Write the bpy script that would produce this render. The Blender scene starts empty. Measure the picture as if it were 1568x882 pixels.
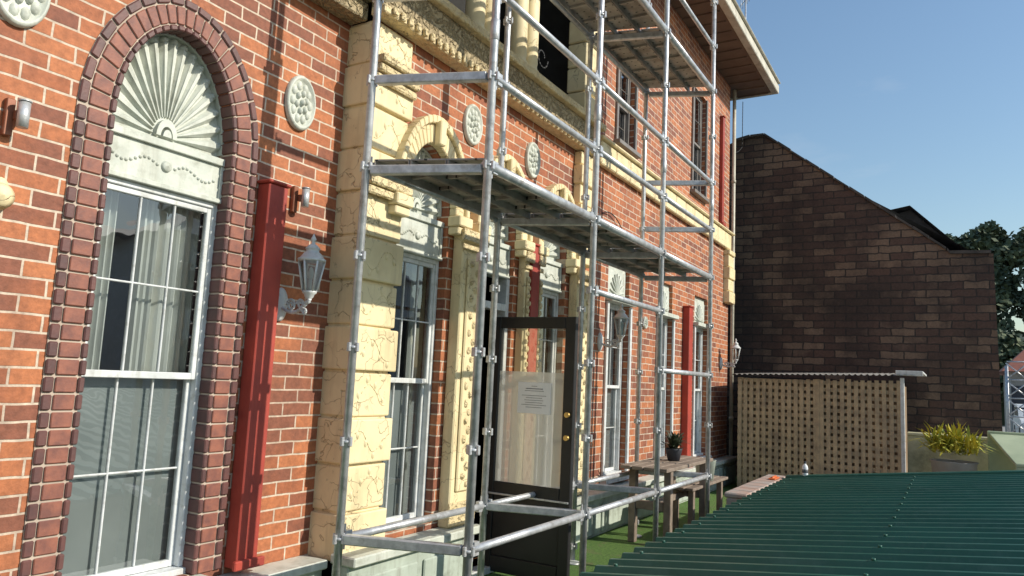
import bpy, math, random
from mathutils import Vector, Matrix
random.seed(7)
S=bpy.context.scene
COL=bpy.context.collection
# ------------------------------------------------------------------ camera
f=1130.0; yaw=math.radians(30.9); p=math.radians(7.0); r=math.radians(2.7)
F=Vector((math.cos(p)*math.cos(yaw),math.cos(p)*math.sin(yaw),math.sin(p)))
R0=Vector((math.sin(yaw),-math.cos(yaw),0)); U0=R0.cross(F)
R=R0*math.cos(r)+U0*math.sin(r); U=-R0*math.sin(r)+U0*math.cos(r)
cd=bpy.data.cameras.new('camera'); cam=bpy.data.objects.new('camera',cd); COL.objects.link(cam)
M=Matrix((R,U,-F)).transposed().to_4x4(); M.translation=Vector((0,0,1.5)); cam.matrix_world=M
cd.sensor_width=36; cd.lens=36*f/1568; cd.clip_start=0.05; cd.clip_end=5000
S.camera=cam
# ------------------------------------------------------------------ helpers for nodes
def N(nt,t,**k):
    n=nt.nodes.new(t)
    for a,b in k.items(): setattr(n,a,b)
    return n
def mix(nt,fac,a,b,mode='MIX'):
    n=nt.nodes.new('ShaderNodeMix'); n.data_type='RGBA'; n.blend_type=mode
    def s(i,v):
        if isinstance(v,bpy.types.NodeSocket): nt.links.new(v,n.inputs[i])
        elif isinstance(v,(int,float)): n.inputs[i].default_value=v
        else: n.inputs[i].default_value=(*v,1)
    s(0,fac); s(6,a); s(7,b); return n.outputs[2]
def ramp(nt,v,a,b,c=0,d=1):
    n=nt.nodes.new('ShaderNodeMapRange'); nt.links.new(v,n.inputs[0]); n.inputs[1].default_value=a; n.inputs[2].default_value=b; n.inputs[3].default_value=c; n.inputs[4].default_value=d
    return n.outputs[0]
def mul(nt,a,b):
    n=N(nt,'ShaderNodeMath',operation='MULTIPLY'); nt.links.new(a,n.inputs[0])
    if isinstance(b,(int,float)): n.inputs[1].default_value=b
    else: nt.links.new(b,n.inputs[1])
    return n.outputs[0]
def coord(nt): return nt.nodes.new('ShaderNodeTexCoord').outputs['Object']
def noise(nt,vec,sc,det=3,rough=.6):
    n=nt.nodes.new('ShaderNodeTexNoise'); n.inputs['Scale'].default_value=sc; n.inputs['Detail'].default_value=det; n.inputs['Roughness'].default_value=rough
    if vec is not None: nt.links.new(vec,n.inputs['Vector'])
    return n.outputs[0]
def streak(nt,v,sx=5,sz=.6):
    mp=N(nt,'ShaderNodeMapping'); mp.inputs['Scale'].default_value=(sx,sx,sz); nt.links.new(v,mp.inputs[0]); return noise(nt,mp.outputs[0],1.0,5,.65)
def bump(nt,b,h,st,dist=.01):
    n=nt.nodes.new('ShaderNodeBump'); n.inputs['Strength'].default_value=st; n.inputs['Distance'].default_value=dist
    nt.links.new(h,n.inputs['Height']); nt.links.new(n.outputs[0],b.inputs['Normal']); return n
# ------------------------------------------------------------------ light
sd=Vector((0.27,-1,0.62)).normalized()   # direction to the sun
elev=math.asin(sd.z); az=math.atan2(sd.x,sd.y)
w=bpy.data.worlds.new('World'); S.world=w; w.use_nodes=True
nt=w.node_tree; bg=nt.nodes['Background']
sky=nt.nodes.new('ShaderNodeTexSky'); sky.sky_type='NISHITA'; sky.sun_disc=False
sky.sun_elevation=elev; sky.sun_rotation=az; sky.air_density=1.5; sky.dust_density=.7; sky.ozone_density=4.0
tc=N(nt,'ShaderNodeTexCoord'); mp=N(nt,'ShaderNodeMapping'); mp.inputs['Scale'].default_value=(1,1,3.5); mp.inputs['Location'].default_value=(.35,.1,.2); nt.links.new(tc.outputs['Generated'],mp.inputs[0])
cl=ramp(nt,noise(nt,mp.outputs[0],2.6,6,.6),.60,.88,0,.3)
nt.links.new(mix(nt,cl,sky.outputs[0],(5,5.2,5.5)),bg.inputs[0]); bg.inputs[1].default_value=0.15
ld=bpy.data.lights.new('sun','SUN'); ld.energy=5.0; ld.angle=math.radians(0.5); ld.color=(1,0.93,0.80)
lo=bpy.data.objects.new('sun',ld); COL.objects.link(lo); lo.rotation_euler=(-sd).to_track_quat('-Z','Y').to_euler()
S.view_settings.view_transform='Standard'; S.view_settings.look='None'; S.view_settings.exposure=0
# ------------------------------------------------------------------ materials
def newmat(name):
    m=bpy.data.materials.new(name); m.use_nodes=True
    return m,m.node_tree,m.node_tree.nodes['Principled BSDF']
def plain(name,c1,c2=None,sc=6,rough=.7,metal=0,bst=.2,bd=.004,lo=.35,hi=.65,dirt=None,dsc=2.0,dl=.52,dh=.72,st=None):
    m,nt,b=newmat(name); v=coord(nt)
    if c2 is None: c2=tuple(x*.8 for x in c1)
    col=mix(nt,ramp(nt,noise(nt,v,sc),lo,hi),c1,c2)
    if dirt: col=mix(nt,ramp(nt,noise(nt,v,dsc,6,.7),dl,dh),col,dirt)
    if st: col=mix(nt,ramp(nt,streak(nt,v,14,1.2),.5,.75,0,.7),col,st)
    nt.links.new(col,b.inputs['Base Color'])
    b.inputs['Roughness'].default_value=rough; b.inputs['Metallic'].default_value=metal
    if bst: bump(nt,b,noise(nt,v,sc*6,2),bst,bd)
    return m
def brick(name,c1,c2,cm,ax='X',bw=.215,rh=.0765,ms=.0055,dark=(.12,.05,.035),dfac=(.5,.75),bst=.6,tone=1.5,dmax=.8,odd=None,oddr=(.5,.7),oddfac=.8,wob=.008):
    m,nt,b=newmat(name); v=coord(nt)
    sp=N(nt,'ShaderNodeSeparateXYZ'); nt.links.new(v,sp.inputs[0])
    cb=N(nt,'ShaderNodeCombineXYZ'); nt.links.new(sp.outputs[ax],cb.inputs[0]); nt.links.new(sp.outputs['Z'],cb.inputs[1])
    wv=N(nt,'ShaderNodeTexNoise'); wv.inputs['Scale'].default_value=9; wv.inputs['Detail'].default_value=1; nt.links.new(v,wv.inputs['Vector'])
    ws=N(nt,'ShaderNodeVectorMath',operation='SCALE'); nt.links.new(wv.outputs['Color'],ws.inputs[0]); ws.inputs['Scale'].default_value=wob
    wa=N(nt,'ShaderNodeVectorMath',operation='ADD'); nt.links.new(cb.outputs[0],wa.inputs[0]); nt.links.new(ws.outputs[0],wa.inputs[1])
    def bt(a,b_,mo):
        br=N(nt,'ShaderNodeTexBrick'); nt.links.new(wa.outputs[0],br.inputs['Vector'])
        br.inputs['Scale'].default_value=1; br.inputs['Mortar Size'].default_value=ms; br.inputs['Mortar Smooth'].default_value=.25
        br.inputs['Brick Width'].default_value=bw; br.inputs['Row Height'].default_value=rh; br.inputs['Bias'].default_value=0
        br.inputs['Color1'].default_value=(*a,1); br.inputs['Color2'].default_value=(*b_,1); br.inputs['Mortar'].default_value=(*mo,1); return br
    br=bt(c1,c2,cm); c=br.outputs[0]
    if odd:
        rnd=bt((0,0,0),(1,1,1),(0,0,0)); s2=N(nt,'ShaderNodeSeparateColor'); nt.links.new(rnd.outputs[0],s2.inputs[0])
        a=N(nt,'ShaderNodeMath',operation='MULTIPLY_ADD'); nt.links.new(noise(nt,v,1.1,3),a.inputs[0]); a.inputs[1].default_value=.9
        sm=mul(nt,s2.outputs[0],.45); nt.links.new(sm,a.inputs[2])
        c=mix(nt,mul(nt,ramp(nt,a.outputs[0],oddr[0],oddr[1]),oddfac),c,odd)
    c=mix(nt,ramp(nt,noise(nt,v,tone,6,.65),*dfac,0,dmax),c,dark)
    c=mix(nt,ramp(nt,streak(nt,v,4,.5),.54,.78,0,.5),c,dark)
    g=ramp(nt,noise(nt,v,28,3,.7),.3,.7,.72,1.15)
    cc=N(nt,'ShaderNodeCombineColor'); [nt.links.new(g,cc.inputs[i]) for i in range(3)]
    c=mix(nt,1.0,c,cc.outputs[0],'MULTIPLY')
    nt.links.new(c,b.inputs['Base Color']); b.inputs['Roughness'].default_value=.75
    h=N(nt,'ShaderNodeMath',operation='MULTIPLY_ADD'); nt.links.new(br.outputs['Fac'],h.inputs[0]); h.inputs[1].default_value=-1.5; nt.links.new(noise(nt,v,50,2),h.inputs[2])
    bump(nt,b,h.outputs[0],bst,.005)
    return m
def cream_mat(name,base,crack,scale=7,bst=.8,relief=0.0,mottle=(.55,.42,.22),wid=.013,stain=(.36,.27,.15)):
    m,nt,b=newmat(name); v=coord(nt)
    dv=N(nt,'ShaderNodeVectorMath',operation='ADD'); nz=N(nt,'ShaderNodeTexNoise'); nz.inputs['Scale'].default_value=6; nz.inputs['Detail'].default_value=3; nt.links.new(v,nz.inputs['Vector'])
    sc=N(nt,'ShaderNodeVectorMath',operation='SCALE'); nt.links.new(nz.outputs['Color'],sc.inputs[0]); sc.inputs['Scale'].default_value=.32
    nt.links.new(v,dv.inputs[0]); nt.links.new(sc.outputs[0],dv.inputs[1])
    vo=N(nt,'ShaderNodeTexVoronoi',feature='DISTANCE_TO_EDGE'); vo.inputs['Scale'].default_value=scale; nt.links.new(dv.outputs[0],vo.inputs['Vector'])
    e=ramp(nt,vo.outputs['Distance'],.0,wid)
    col=mix(nt,ramp(nt,noise(nt,v,3,6),.45,.78),base,mottle)
    g=N(nt,'ShaderNodeMath',operation='MAXIMUM'); nt.links.new(e,g.inputs[0]); nt.links.new(ramp(nt,noise(nt,v,2.6,2),.50,.56),g.inputs[1])
    col=mix(nt,g.outputs[0],crack,col)
    ch=ramp(nt,noise(nt,v,13,5,.75),.63,.67,0,.8)
    col=mix(nt,ch,col,tuple(x*.6 for x in base))
    col=mix(nt,ramp(nt,streak(nt,v,9,.9),.53,.78,0,.5),col,stain)
    nt.links.new(col,b.inputs['Base Color']); b.inputs['Roughness'].default_value=.6
    h=g.outputs[0]
    if relief:
        a=N(nt,'ShaderNodeMath',operation='MULTIPLY_ADD'); nt.links.new(ramp(nt,noise(nt,v,22,3,.5),.42,.58),a.inputs[0]); a.inputs[1].default_value=relief; nt.links.new(g.outputs[0],a.inputs[2]); h=a.outputs[0]
    bump(nt,b,h,bst,.012)
    return m
BR=brick('red_brick',(.47,.165,.065),(.32,.098,.043),(.60,.49,.38),dark=(.19,.068,.04),dfac=(.48,.78),dmax=.6,odd=(.19,.072,.048),oddr=(.70,.82),oddfac=.7,ms=.006)
BRH=plain('header_brick',(.30,.11,.07),(.17,.066,.052),sc=13,rough=.6,bst=.3)
BRD=plain('dark_edge_brick',(.14,.055,.047),(.09,.042,.04),sc=9,rough=.55,bst=.3)
MORT=plain('mortar',(.50,.41,.33),rough=.9)
BACKBR=brick('old_brick',(.115,.064,.046),(.055,.034,.027),(.038,.029,.024),ax='Y',bw=.34,rh=.125,ms=.011,dark=(.022,.016,.014),dfac=(.45,.68),tone=.8,dmax=.8,bst=.8,odd=(.27,.18,.12),oddr=(.66,.80),oddfac=.7,wob=.04)
CREAM=cream_mat('cream_paint',(.78,.66,.40),(.42,.32,.18),4.2,.6,mottle=(.60,.48,.27))
CREAMR=cream_mat('cream_relief',(.70,.57,.33),(.34,.25,.13),9,.9,relief=1.0)
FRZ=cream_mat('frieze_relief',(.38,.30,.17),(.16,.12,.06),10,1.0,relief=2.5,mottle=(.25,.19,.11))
MINT=plain('mint_white_paint',(.60,.62,.55),(.48,.51,.45),sc=7,rough=.55,bst=.4,dirt=(.32,.33,.27),dsc=11,dl=.52,dh=.78,st=(.33,.33,.27))
PLINTH=plain('plinth_paint',(.46,.52,.45),(.36,.41,.35),sc=4,rough=.7,bst=.4,dirt=(.2,.22,.17),dsc=5,st=(.2,.2,.16))
WHITE=plain('white_paint',(.70,.72,.72),(.56,.58,.58),sc=8,rough=.45,bst=.15,dirt=(.40,.40,.37),dsc=14,st=(.4,.4,.36))
GREYP=plain('grey_frame_paint',(.22,.20,.18),(.16,.14,.13),sc=8,rough=.5)
RED=plain('red_painted_timber',(.42,.058,.036),(.30,.042,.03),sc=4,rough=.6,bst=.3,st=(.24,.045,.033))
GALV=plain('galvanised_steel',(.62,.63,.64),(.42,.43,.44),sc=16,rough=.36,metal=.4,bst=.2,dirt=(.28,.25,.22),dsc=9,dl=.54,dh=.74)
BLACK=plain('black_door_paint',(.010,.010,.010),(.016,.015,.015),sc=6,rough=.55,bst=.1)
DARK=plain('painted_interior_shade',(.03,.03,.03),(.02,.02,.02),rough=.9,bst=0)  # shade of rooms and balcony recess put into a near-black colour
CURT=plain('curtain_cloth',(.64,.64,.60),(.52,.52,.49),sc=3,rough=.9,bst=.1)
PANEGREY=plain('pane_grey',(.30,.315,.315),(.24,.255,.255),sc=2,rough=.8,bst=0)
PAPER=plain('paper',(.80,.81,.84),(.74,.76,.80),rough=.8,bst=0)
INK=plain('ink',(.12,.12,.16),rough=.8,bst=0)
BRASS=plain('brass',(.6,.42,.15),rough=.35,metal=.9,bst=0)
COPPER=plain('copper_fitting',(.28,.10,.05),(.2,.08,.05),rough=.5,metal=.3,bst=.1)
SOFFIT=plain('soffit_boards',(.17,.115,.08),(.13,.085,.06),sc=3,rough=.7)
GUT=plain('gutter_paint',(.60,.57,.47),(.45,.42,.34),sc=5,rough=.5,dirt=(.28,.24,.18),dsc=6)
GRASS=plain('turf',(.13,.24,.045),(.07,.15,.03),sc=40,rough=.95,bst=.8,bd=.02,dirt=(.16,.15,.07),dsc=5)
CONC=plain('concrete',(.32,.31,.29),(.24,.23,.21),sc=3,rough=.9)
TILE=plain('terracotta_coping',(.40,.25,.19),(.35,.31,.28),sc=5,rough=.8)
LATH=plain('lattice_timber',(.48,.36,.22),(.33,.25,.16),sc=9,rough=.8,dirt=(.22,.17,.12),dsc=3)
WOOD=plain('weathered_wood',(.28,.22,.17),(.17,.13,.10),sc=8,rough=.8)
SLATE=plain('dark_roof',(.04,.045,.055),(.03,.03,.04),sc=4,rough=.7)
COPE=plain('dark_coping',(.10,.085,.075),(.05,.045,.04),sc=5,rough=.8)
YEL=plain('pale_wall',(.52,.49,.31),(.38,.36,.24),sc=3,rough=.8,dirt=(.2,.2,.12))
GCAN=plain('pale_green_panel',(.44,.51,.34),(.33,.4,.26),sc=2,rough=.7)
LEAFY=plain('yellow_leaf',(.62,.50,.04),(.24,.30,.05),sc=9,rough=.6,bst=0)
DLEAF=plain('dark_leaf',(.035,.05,.02),(.02,.03,.015),sc=9,rough=.6,bst=0)
ORANGE=plain('orange_plastic',(.65,.14,.03),rough=.5,bst=0)
TERR=plain('terracotta_roof',(.30,.10,.06),(.22,.08,.05),sc=5)
PALER=plain('pale_roof',(.45,.42,.40),(.38,.36,.34),sc=2)
GREEN=plain('green_colorbond',(.022,.112,.078),(.017,.088,.060),sc=1.5,rough=.38,bst=.05,dirt=(.045,.13,.10),dsc=3,st=(.04,.12,.09))
def plank_mat():
    m,nt,b=newmat('perforated_steel'); v=coord(nt)
    sp=N(nt,'ShaderNodeSeparateXYZ'); nt.links.new(v,sp.inputs[0])
    def cell(s,per):
        a=N(nt,'ShaderNodeMath',operation='PINGPONG'); nt.links.new(s,a.inputs[0]); a.inputs[1].default_value=per/2
        q=N(nt,'ShaderNodeMath',operation='POWER'); nt.links.new(a.outputs[0],q.inputs[0]); q.inputs[1].default_value=2; return q.outputs[0]
    ad=N(nt,'ShaderNodeMath',operation='ADD'); nt.links.new(cell(sp.outputs['X'],.10),ad.inputs[0]); nt.links.new(cell(sp.outputs['Y'],.066),ad.inputs[1])
    lt=N(nt,'ShaderNodeMath',operation='LESS_THAN'); nt.links.new(ad.outputs[0],lt.inputs[0]); lt.inputs[1].default_value=.009**2
    col=mix(nt,ramp(nt,noise(nt,v,5,6),.35,.65),(.42,.39,.35),(.20,.175,.15))
    col=mix(nt,lt.outputs[0],col,(.02,.02,.02))
    nt.links.new(col,b.inputs['Base Color']); b.inputs['Metallic'].default_value=.2; b.inputs['Roughness'].default_value=.5
    return m
PLANK=plank_mat()
def glass_mat(name,tint=(.8,.85,.85),base=.1,warp=.25,frost=None):
    m=bpy.data.materials.new(name); m.use_nodes=True; nt=m.node_tree; nt.nodes.clear()
    o=N(nt,'ShaderNodeOutputMaterial'); mx=N(nt,'ShaderNodeMixShader'); t=N(nt,'ShaderNodeBsdfTransparent'); g=N(nt,'ShaderNodeBsdfGlossy')
    t.inputs[0].default_value=(*tint,1); g.inputs['Roughness'].default_value=.015; g.inputs[0].default_value=(.95,.97,1,1)
    fr=N(nt,'ShaderNodeFresnel'); fr.inputs[0].default_value=1.5
    a=N(nt,'ShaderNodeMath',operation='MULTIPLY_ADD'); nt.links.new(fr.outputs[0],a.inputs[0]); a.inputs[1].default_value=1.9; a.inputs[2].default_value=base; a.use_clamp=True
    bp=N(nt,'ShaderNodeBump'); bp.inputs['Strength'].default_value=warp; bp.inputs['Distance'].default_value=.004
    nt.links.new(noise(nt,coord(nt),5,2),bp.inputs['Height']); nt.links.new(bp.outputs[0],g.inputs['Normal'])
    th=t.outputs[0]
    if frost:
        m2=N(nt,'ShaderNodeMixShader'); m2.inputs[0].default_value=frost; nt.links.new(t.outputs[0],m2.inputs[1])
        tr=N(nt,'ShaderNodeBsdfTranslucent'); tr.inputs[0].default_value=(.66,.64,.55,1); df=N(nt,'ShaderNodeBsdfDiffuse'); df.inputs[0].default_value=(.6,.59,.53,1)
        m3=N(nt,'ShaderNodeMixShader'); m3.inputs[0].default_value=.6; nt.links.new(tr.outputs[0],m3.inputs[1]); nt.links.new(df.outputs[0],m3.inputs[2]); nt.links.new(m3.outputs[0],m2.inputs[2]); th=m2.outputs[0]
    nt.links.new(a.outputs[0],mx.inputs[0]); nt.links.new(th,mx.inputs[1]); nt.links.new(g.outputs[0],mx.inputs[2]); nt.links.new(mx.outputs[0],o.inputs[0])
    return m
GLASS=glass_mat('window_glass',base=.06)
DGLASS=glass_mat('door_glass',(.82,.8,.72),.02,.05)
FROST=glass_mat('frosted_door_glass',(.9,.88,.8),.02,.05,frost=.9)
# ------------------------------------------------------------------ builders
def empty(name,parent=None):
    o=bpy.data.objects.new(name,None); COL.objects.link(o); o.empty_display_size=.1
    if parent: o.parent=parent
    return o
class B:
    def __init__(s,name,mat,parent=None): s.n=name; s.m=mat; s.p=parent; s.v=[]; s.f=[]; s.sm=[]
    def quad(s,*pts,sm=False):
        k=len(s.v); s.v+= [tuple(q) for q in pts]; s.f.append(tuple(range(k,k+len(pts)))); s.sm.append(sm)
    def box(s,x0,x1,y0,y1,z0,z1):
        k=len(s.v); s.v+=[(x0,y0,z0),(x1,y0,z0),(x1,y1,z0),(x0,y1,z0),(x0,y0,z1),(x1,y0,z1),(x1,y1,z1),(x0,y1,z1)]
        for q in ((0,3,2,1),(4,5,6,7),(0,1,5,4),(1,2,6,5),(2,3,7,6),(3,0,4,7)): s.f.append(tuple(k+i for i in q)); s.sm.append(False)
    def hexa(s,pts):
        k=len(s.v); s.v+=[tuple(q) for q in pts]
        for q in ((0,3,2,1),(4,5,6,7),(0,1,5,4),(1,2,6,5),(2,3,7,6),(3,0,4,7)): s.f.append(tuple(k+i for i in q)); s.sm.append(False)
    def cyl(s,a,b,r,n=10,r2=None,caps=True):
        a=Vector(a); b=Vector(b); r2=r if r2 is None else r2
        d=(b-a).normalized(); u=d.orthogonal().normalized(); w_=d.cross(u); k=len(s.v)
        for c,rr in ((a,r),(b,r2)):
            for i in range(n):
                t=2*math.pi*i/n; s.v.append(tuple(c+u*math.cos(t)*rr+w_*math.sin(t)*rr))
        for i in range(n):
            j=(i+1)%n; s.f.append((k+i,k+j,k+n+j,k+n+i)); s.sm.append(True)
        if caps:
            s.f.append(tuple(k+i for i in range(n))[::-1]); s.sm.append(False); s.f.append(tuple(k+n+i for i in range(n))); s.sm.append(False)
    def prof(s,c,prof,n=16,axis='Z',sx=1,sy=1):
        k=len(s.v)
        for (rr,h) in prof:
            for i in range(n):
                t=2*math.pi*i/n; a=math.cos(t)*rr*sx; b_=math.sin(t)*rr*sy
                s.v.append((c[0]+a,c[1]+b_,c[2]+h) if axis=='Z' else (c[0]+a,c[1]-h,c[2]+b_))
        for q in range(len(prof)-1):
            for i in range(n):
                j=(i+1)%n; s.f.append((k+q*n+i,k+q*n+j,k+(q+1)*n+j,k+(q+1)*n+i)); s.sm.append(True)
    def arcring(s,xc,zs,ri,zi,ro,zo,y0,y1,n=24,gap=0,a0=0,a1=math.pi):
        for i in range(n):
            t0=a0+(a1-a0)*(i+gap)/n; t1=a0+(a1-a0)*(i+1-gap)/n
            P=lambda rx,rz,t,y:(xc+rx*math.cos(t),y,zs+rz*math.sin(t))
            s.hexa([P(ri,zi,t0,y0),P(ro,zo,t0,y0),P(ro,zo,t0,y1),P(ri,zi,t0,y1),P(ri,zi,t1,y0),P(ro,zo,t1,y0),P(ro,zo,t1,y1),P(ri,zi,t1,y1)])
    def wall(s,x0,x1,z0,z1,y0,y1,ops):
        ops=sorted(ops); x=x0
        for (xa,xb,zb,zs,rz) in ops:
            s.quad((x,y0,z0),(xa,y0,z0),(xa,y0,z1),(x,y0,z1)); x=xb
            s.quad((xa,y0,z0),(xb,y0,z0),(xb,y0,zb),(xa,y0,zb))
            s.quad((xa,y0,zb),(xb,y0,zb),(xb,y1,zb),(xa,y1,zb))
            s.quad((xa,y0,zb),(xa,y1,zb),(xa,y1,zs),(xa,y0,zs)); s.quad((xb,y0,zb),(xb,y0,zs),(xb,y1,zs),(xb,y1,zb))
            n=24 if rz>0 else 1; xc=(xa+xb)/2; hw=(xb-xa)/2
            A=[(xc-hw*math.cos(math.pi*i/n),zs+rz*math.sin(math.pi*i/n)) for i in range(n+1)]
            for i in range(n):
                (p0,q0),(p1,q1)=A[i],A[i+1]
                s.quad((p0,y0,q0),(p1,y0,q1),(p1,y0,z1),(p0,y0,z1)); s.quad((p0,y0,q0),(p0,y1,q0),(p1,y1,q1),(p1,y0,q1))
        s.quad((x,y0,z0),(x1,y0,z0),(x1,y0,z1),(x,y0,z1))
    def done(s,bevel=0,seg=1):
        me=bpy.data.meshes.new(s.n); me.from_pydata(s.v,[],s.f); me.materials.append(s.m)
        me.polygons.foreach_set('use_smooth',s.sm); me.update()
        o=bpy.data.objects.new(s.n,me); COL.objects.link(o)
        if s.p: o.parent=s.p
        if bevel:
            md=o.modifiers.new('bevel','BEVEL'); md.width=bevel; md.segments=seg; md.limit_method='ANGLE'; md.angle_limit=math.radians(50)
        return o
# ------------------------------------------------------------------ main building
H=empty('brick_building')
YA,YB=3.4,3.2
A_ops=[(1.91,2.60,.42,2.66,.56),(-1.3,-.6,.42,2.66,.56)]
b=B('wall_near_wing',BR,H); b.wall(-5,3.45,-.1,7,YA,YA+.14,A_ops); b.done()
B_ops=[(3.80,4.38,.46,2.68,.46),(4.78,5.36,.05,2.68,.46),(5.76,6.34,.46,2.68,.46),(7.38,8.0,.5,2.84,0),(8.98,9.55,.5,2.84,0),(10.55,11.2,.5,2.84,0)]
b=B('wall_main',BR,H); b.wall(3.45,12.42,-.1,4.0,YB,YB+.14,B_ops)
U_ops=[(7.48,8.0,4.22,5.2,0),(10.3,10.95,4.35,5.95,0)]
b.wall(6.8,12.42,4.0,6.7,YB,YB+.14,U_ops); b.done()
b=B('side_walls',BACKBR,H)
b.quad((12.42,YB,-.1),(12.42,9,-.1),(12.42,9,6.7),(12.42,YB,6.7)); b.quad((-5,3.4,-.1),(-5,9,-.1),(-5,9,7),(-5,3.4,7)); b.quad((-5,9,-.1),(12.42,9,-.1),(12.42,9,6.7),(-5,9,6.7))
b.done()
b=B('interior_shade_sheets',DARK,H)  # near-black sheets behind the windows, the rooms' shade painted in
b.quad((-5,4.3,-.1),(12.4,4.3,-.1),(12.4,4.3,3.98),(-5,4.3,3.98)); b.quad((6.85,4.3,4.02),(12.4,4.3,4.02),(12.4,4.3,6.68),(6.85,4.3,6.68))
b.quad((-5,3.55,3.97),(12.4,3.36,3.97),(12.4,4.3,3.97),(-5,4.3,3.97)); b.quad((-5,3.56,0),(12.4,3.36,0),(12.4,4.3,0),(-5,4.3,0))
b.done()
b=B('eave_soffit',SOFFIT,H); b.box(3.4,12.9,2.62,3.6,6.70,6.76)
for i in range(30): b.box(3.6+i*.32,3.625+i*.32,2.66,3.18,6.68,6.698)
b.done()
b=B('eave_gutter',GUT,H); b.box(3.4,12.92,2.50,2.615,6.68,6.83); b.box(12.925,12.99,2.5,4.2,6.68,6.83); b.box(3.4,12.94,2.46,2.53,6.835,6.86); b.done(.01)
b=B('roof',SLATE,H); b.quad((3.4,2.55,6.87),(12.95,2.55,6.87),(11,6,8.3),(3.4,6,8.3)); b.quad((12.95,2.55,6.87),(12.95,9.4,6.87),(11,6,8.3)); b.quad((-5,3.3,7.0),(3.4,3.3,7.0),(3.4,6,8.3),(-5,6,8.3)); b.quad((-5,9.4,6.8),(12.95,9.4,6.8),(11,6,8.3),(-5,6,8.3)); b.done()
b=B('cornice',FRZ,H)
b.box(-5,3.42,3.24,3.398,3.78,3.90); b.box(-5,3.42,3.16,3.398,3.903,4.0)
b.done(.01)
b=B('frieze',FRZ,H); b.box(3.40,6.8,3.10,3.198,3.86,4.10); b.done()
b=B('frieze_mouldings',CREAMR,H); b.box(3.38,6.85,3.04,3.196,4.102,4.17); b.box(3.39,6.82,3.07,3.197,3.80,3.858)
for i in range(42): b.box(3.45+i*.08,3.49+i*.08,3.04,3.068,3.80,3.858)
b.done(.008)
b=B('string_course',CREAM,H)
x=6.95
while x<12.3:
    b.box(x,x+.40,3.13,3.197,3.80,4.06); x+=.415
b.box(6.9,12.42,3.09,3.196,4.063,4.10); b.done(.012)
b=B('plinth',PLINTH,H)
b.box(-5,3.40,3.26,3.397,-.1,.33); b.box(3.40,4.74,3.06,3.195,-.1,.36); b.box(5.42,12.42,3.06,3.195,-.1,.36)
for i in range(9):
    x=5.5+i*.78; b.box(x,x+.66,3.04,3.059,.02,.3)
b.box(3.5,4.05,3.04,3.059,.02,.28); b.box(4.12,4.7,3.04,3.059,.02,.28); b.done(.008)
b=B('plinth_ledge',MINT,H); b.box(-5,3.38,3.2,3.398,.333,.385); b.box(3.385,4.76,3.0,3.197,.363,.42); b.box(5.40,12.42,3.0,3.197,.363,.42); b.done(.008)
def brick_surround(xc,hw,zb,zs,rz,y,parent):
    th=.115
    m=B('arch_mortar',MORT,parent)
    m.arcring(xc,zs,hw+.001,rz+.001,hw+th+.05,rz+th+.05,y-.006,y-.001,40)
    m.box(xc-hw-th-.05,xc-hw-.001,y-.006,y-.001,zb,zs); m.box(xc+hw+.001,xc+hw+th+.05,y-.006,y-.001,zb,zs)
    m.box(xc+hw-.004,xc+hw-.001,y-.006,y+.1,zb,zs); m.done()
    v=B('arch_bricks',BRH,parent); e=B('arch_edge_bricks',BRD,parent)
    v.arcring(xc,zs,hw+.022,rz+.022,hw+th,rz+th,y-.016,y-.0065,25,.06)
    e.arcring(xc,zs,hw-.012,rz-.012,hw+.016,rz+.016,y-.02,y+.095,25,.05)
    n=int((zs-zb)/.0765)
    for i in range(n):
        z=zb+i*(zs-zb)/n; z1=z+(zs-zb)/n-.010
        j=.004*random.random()
        for s_ in (-1,1):
            a,c=sorted((xc+s_*(hw+.022),xc+s_*(hw+th))); v.box(a,c,y-.015-j,y-.0065,z,z1)
            a,c=sorted((xc+s_*(hw-.012),xc+s_*(hw+.016))); e.box(a,c,y-.018-j,y+.095,z,z1)
            a,c=sorted((xc+s_*(hw+th+.008),xc+s_*(hw+th+.05))); e.box(a,c,y-.018-j,y-.0065,z,z1)
    e.arcring(xc,zs,hw+th+.008,rz+th+.008,hw+th+.05,rz+th+.05,y-.018,y-.0065,19,.05)
    v.done(.004); e.done(.006)
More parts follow.
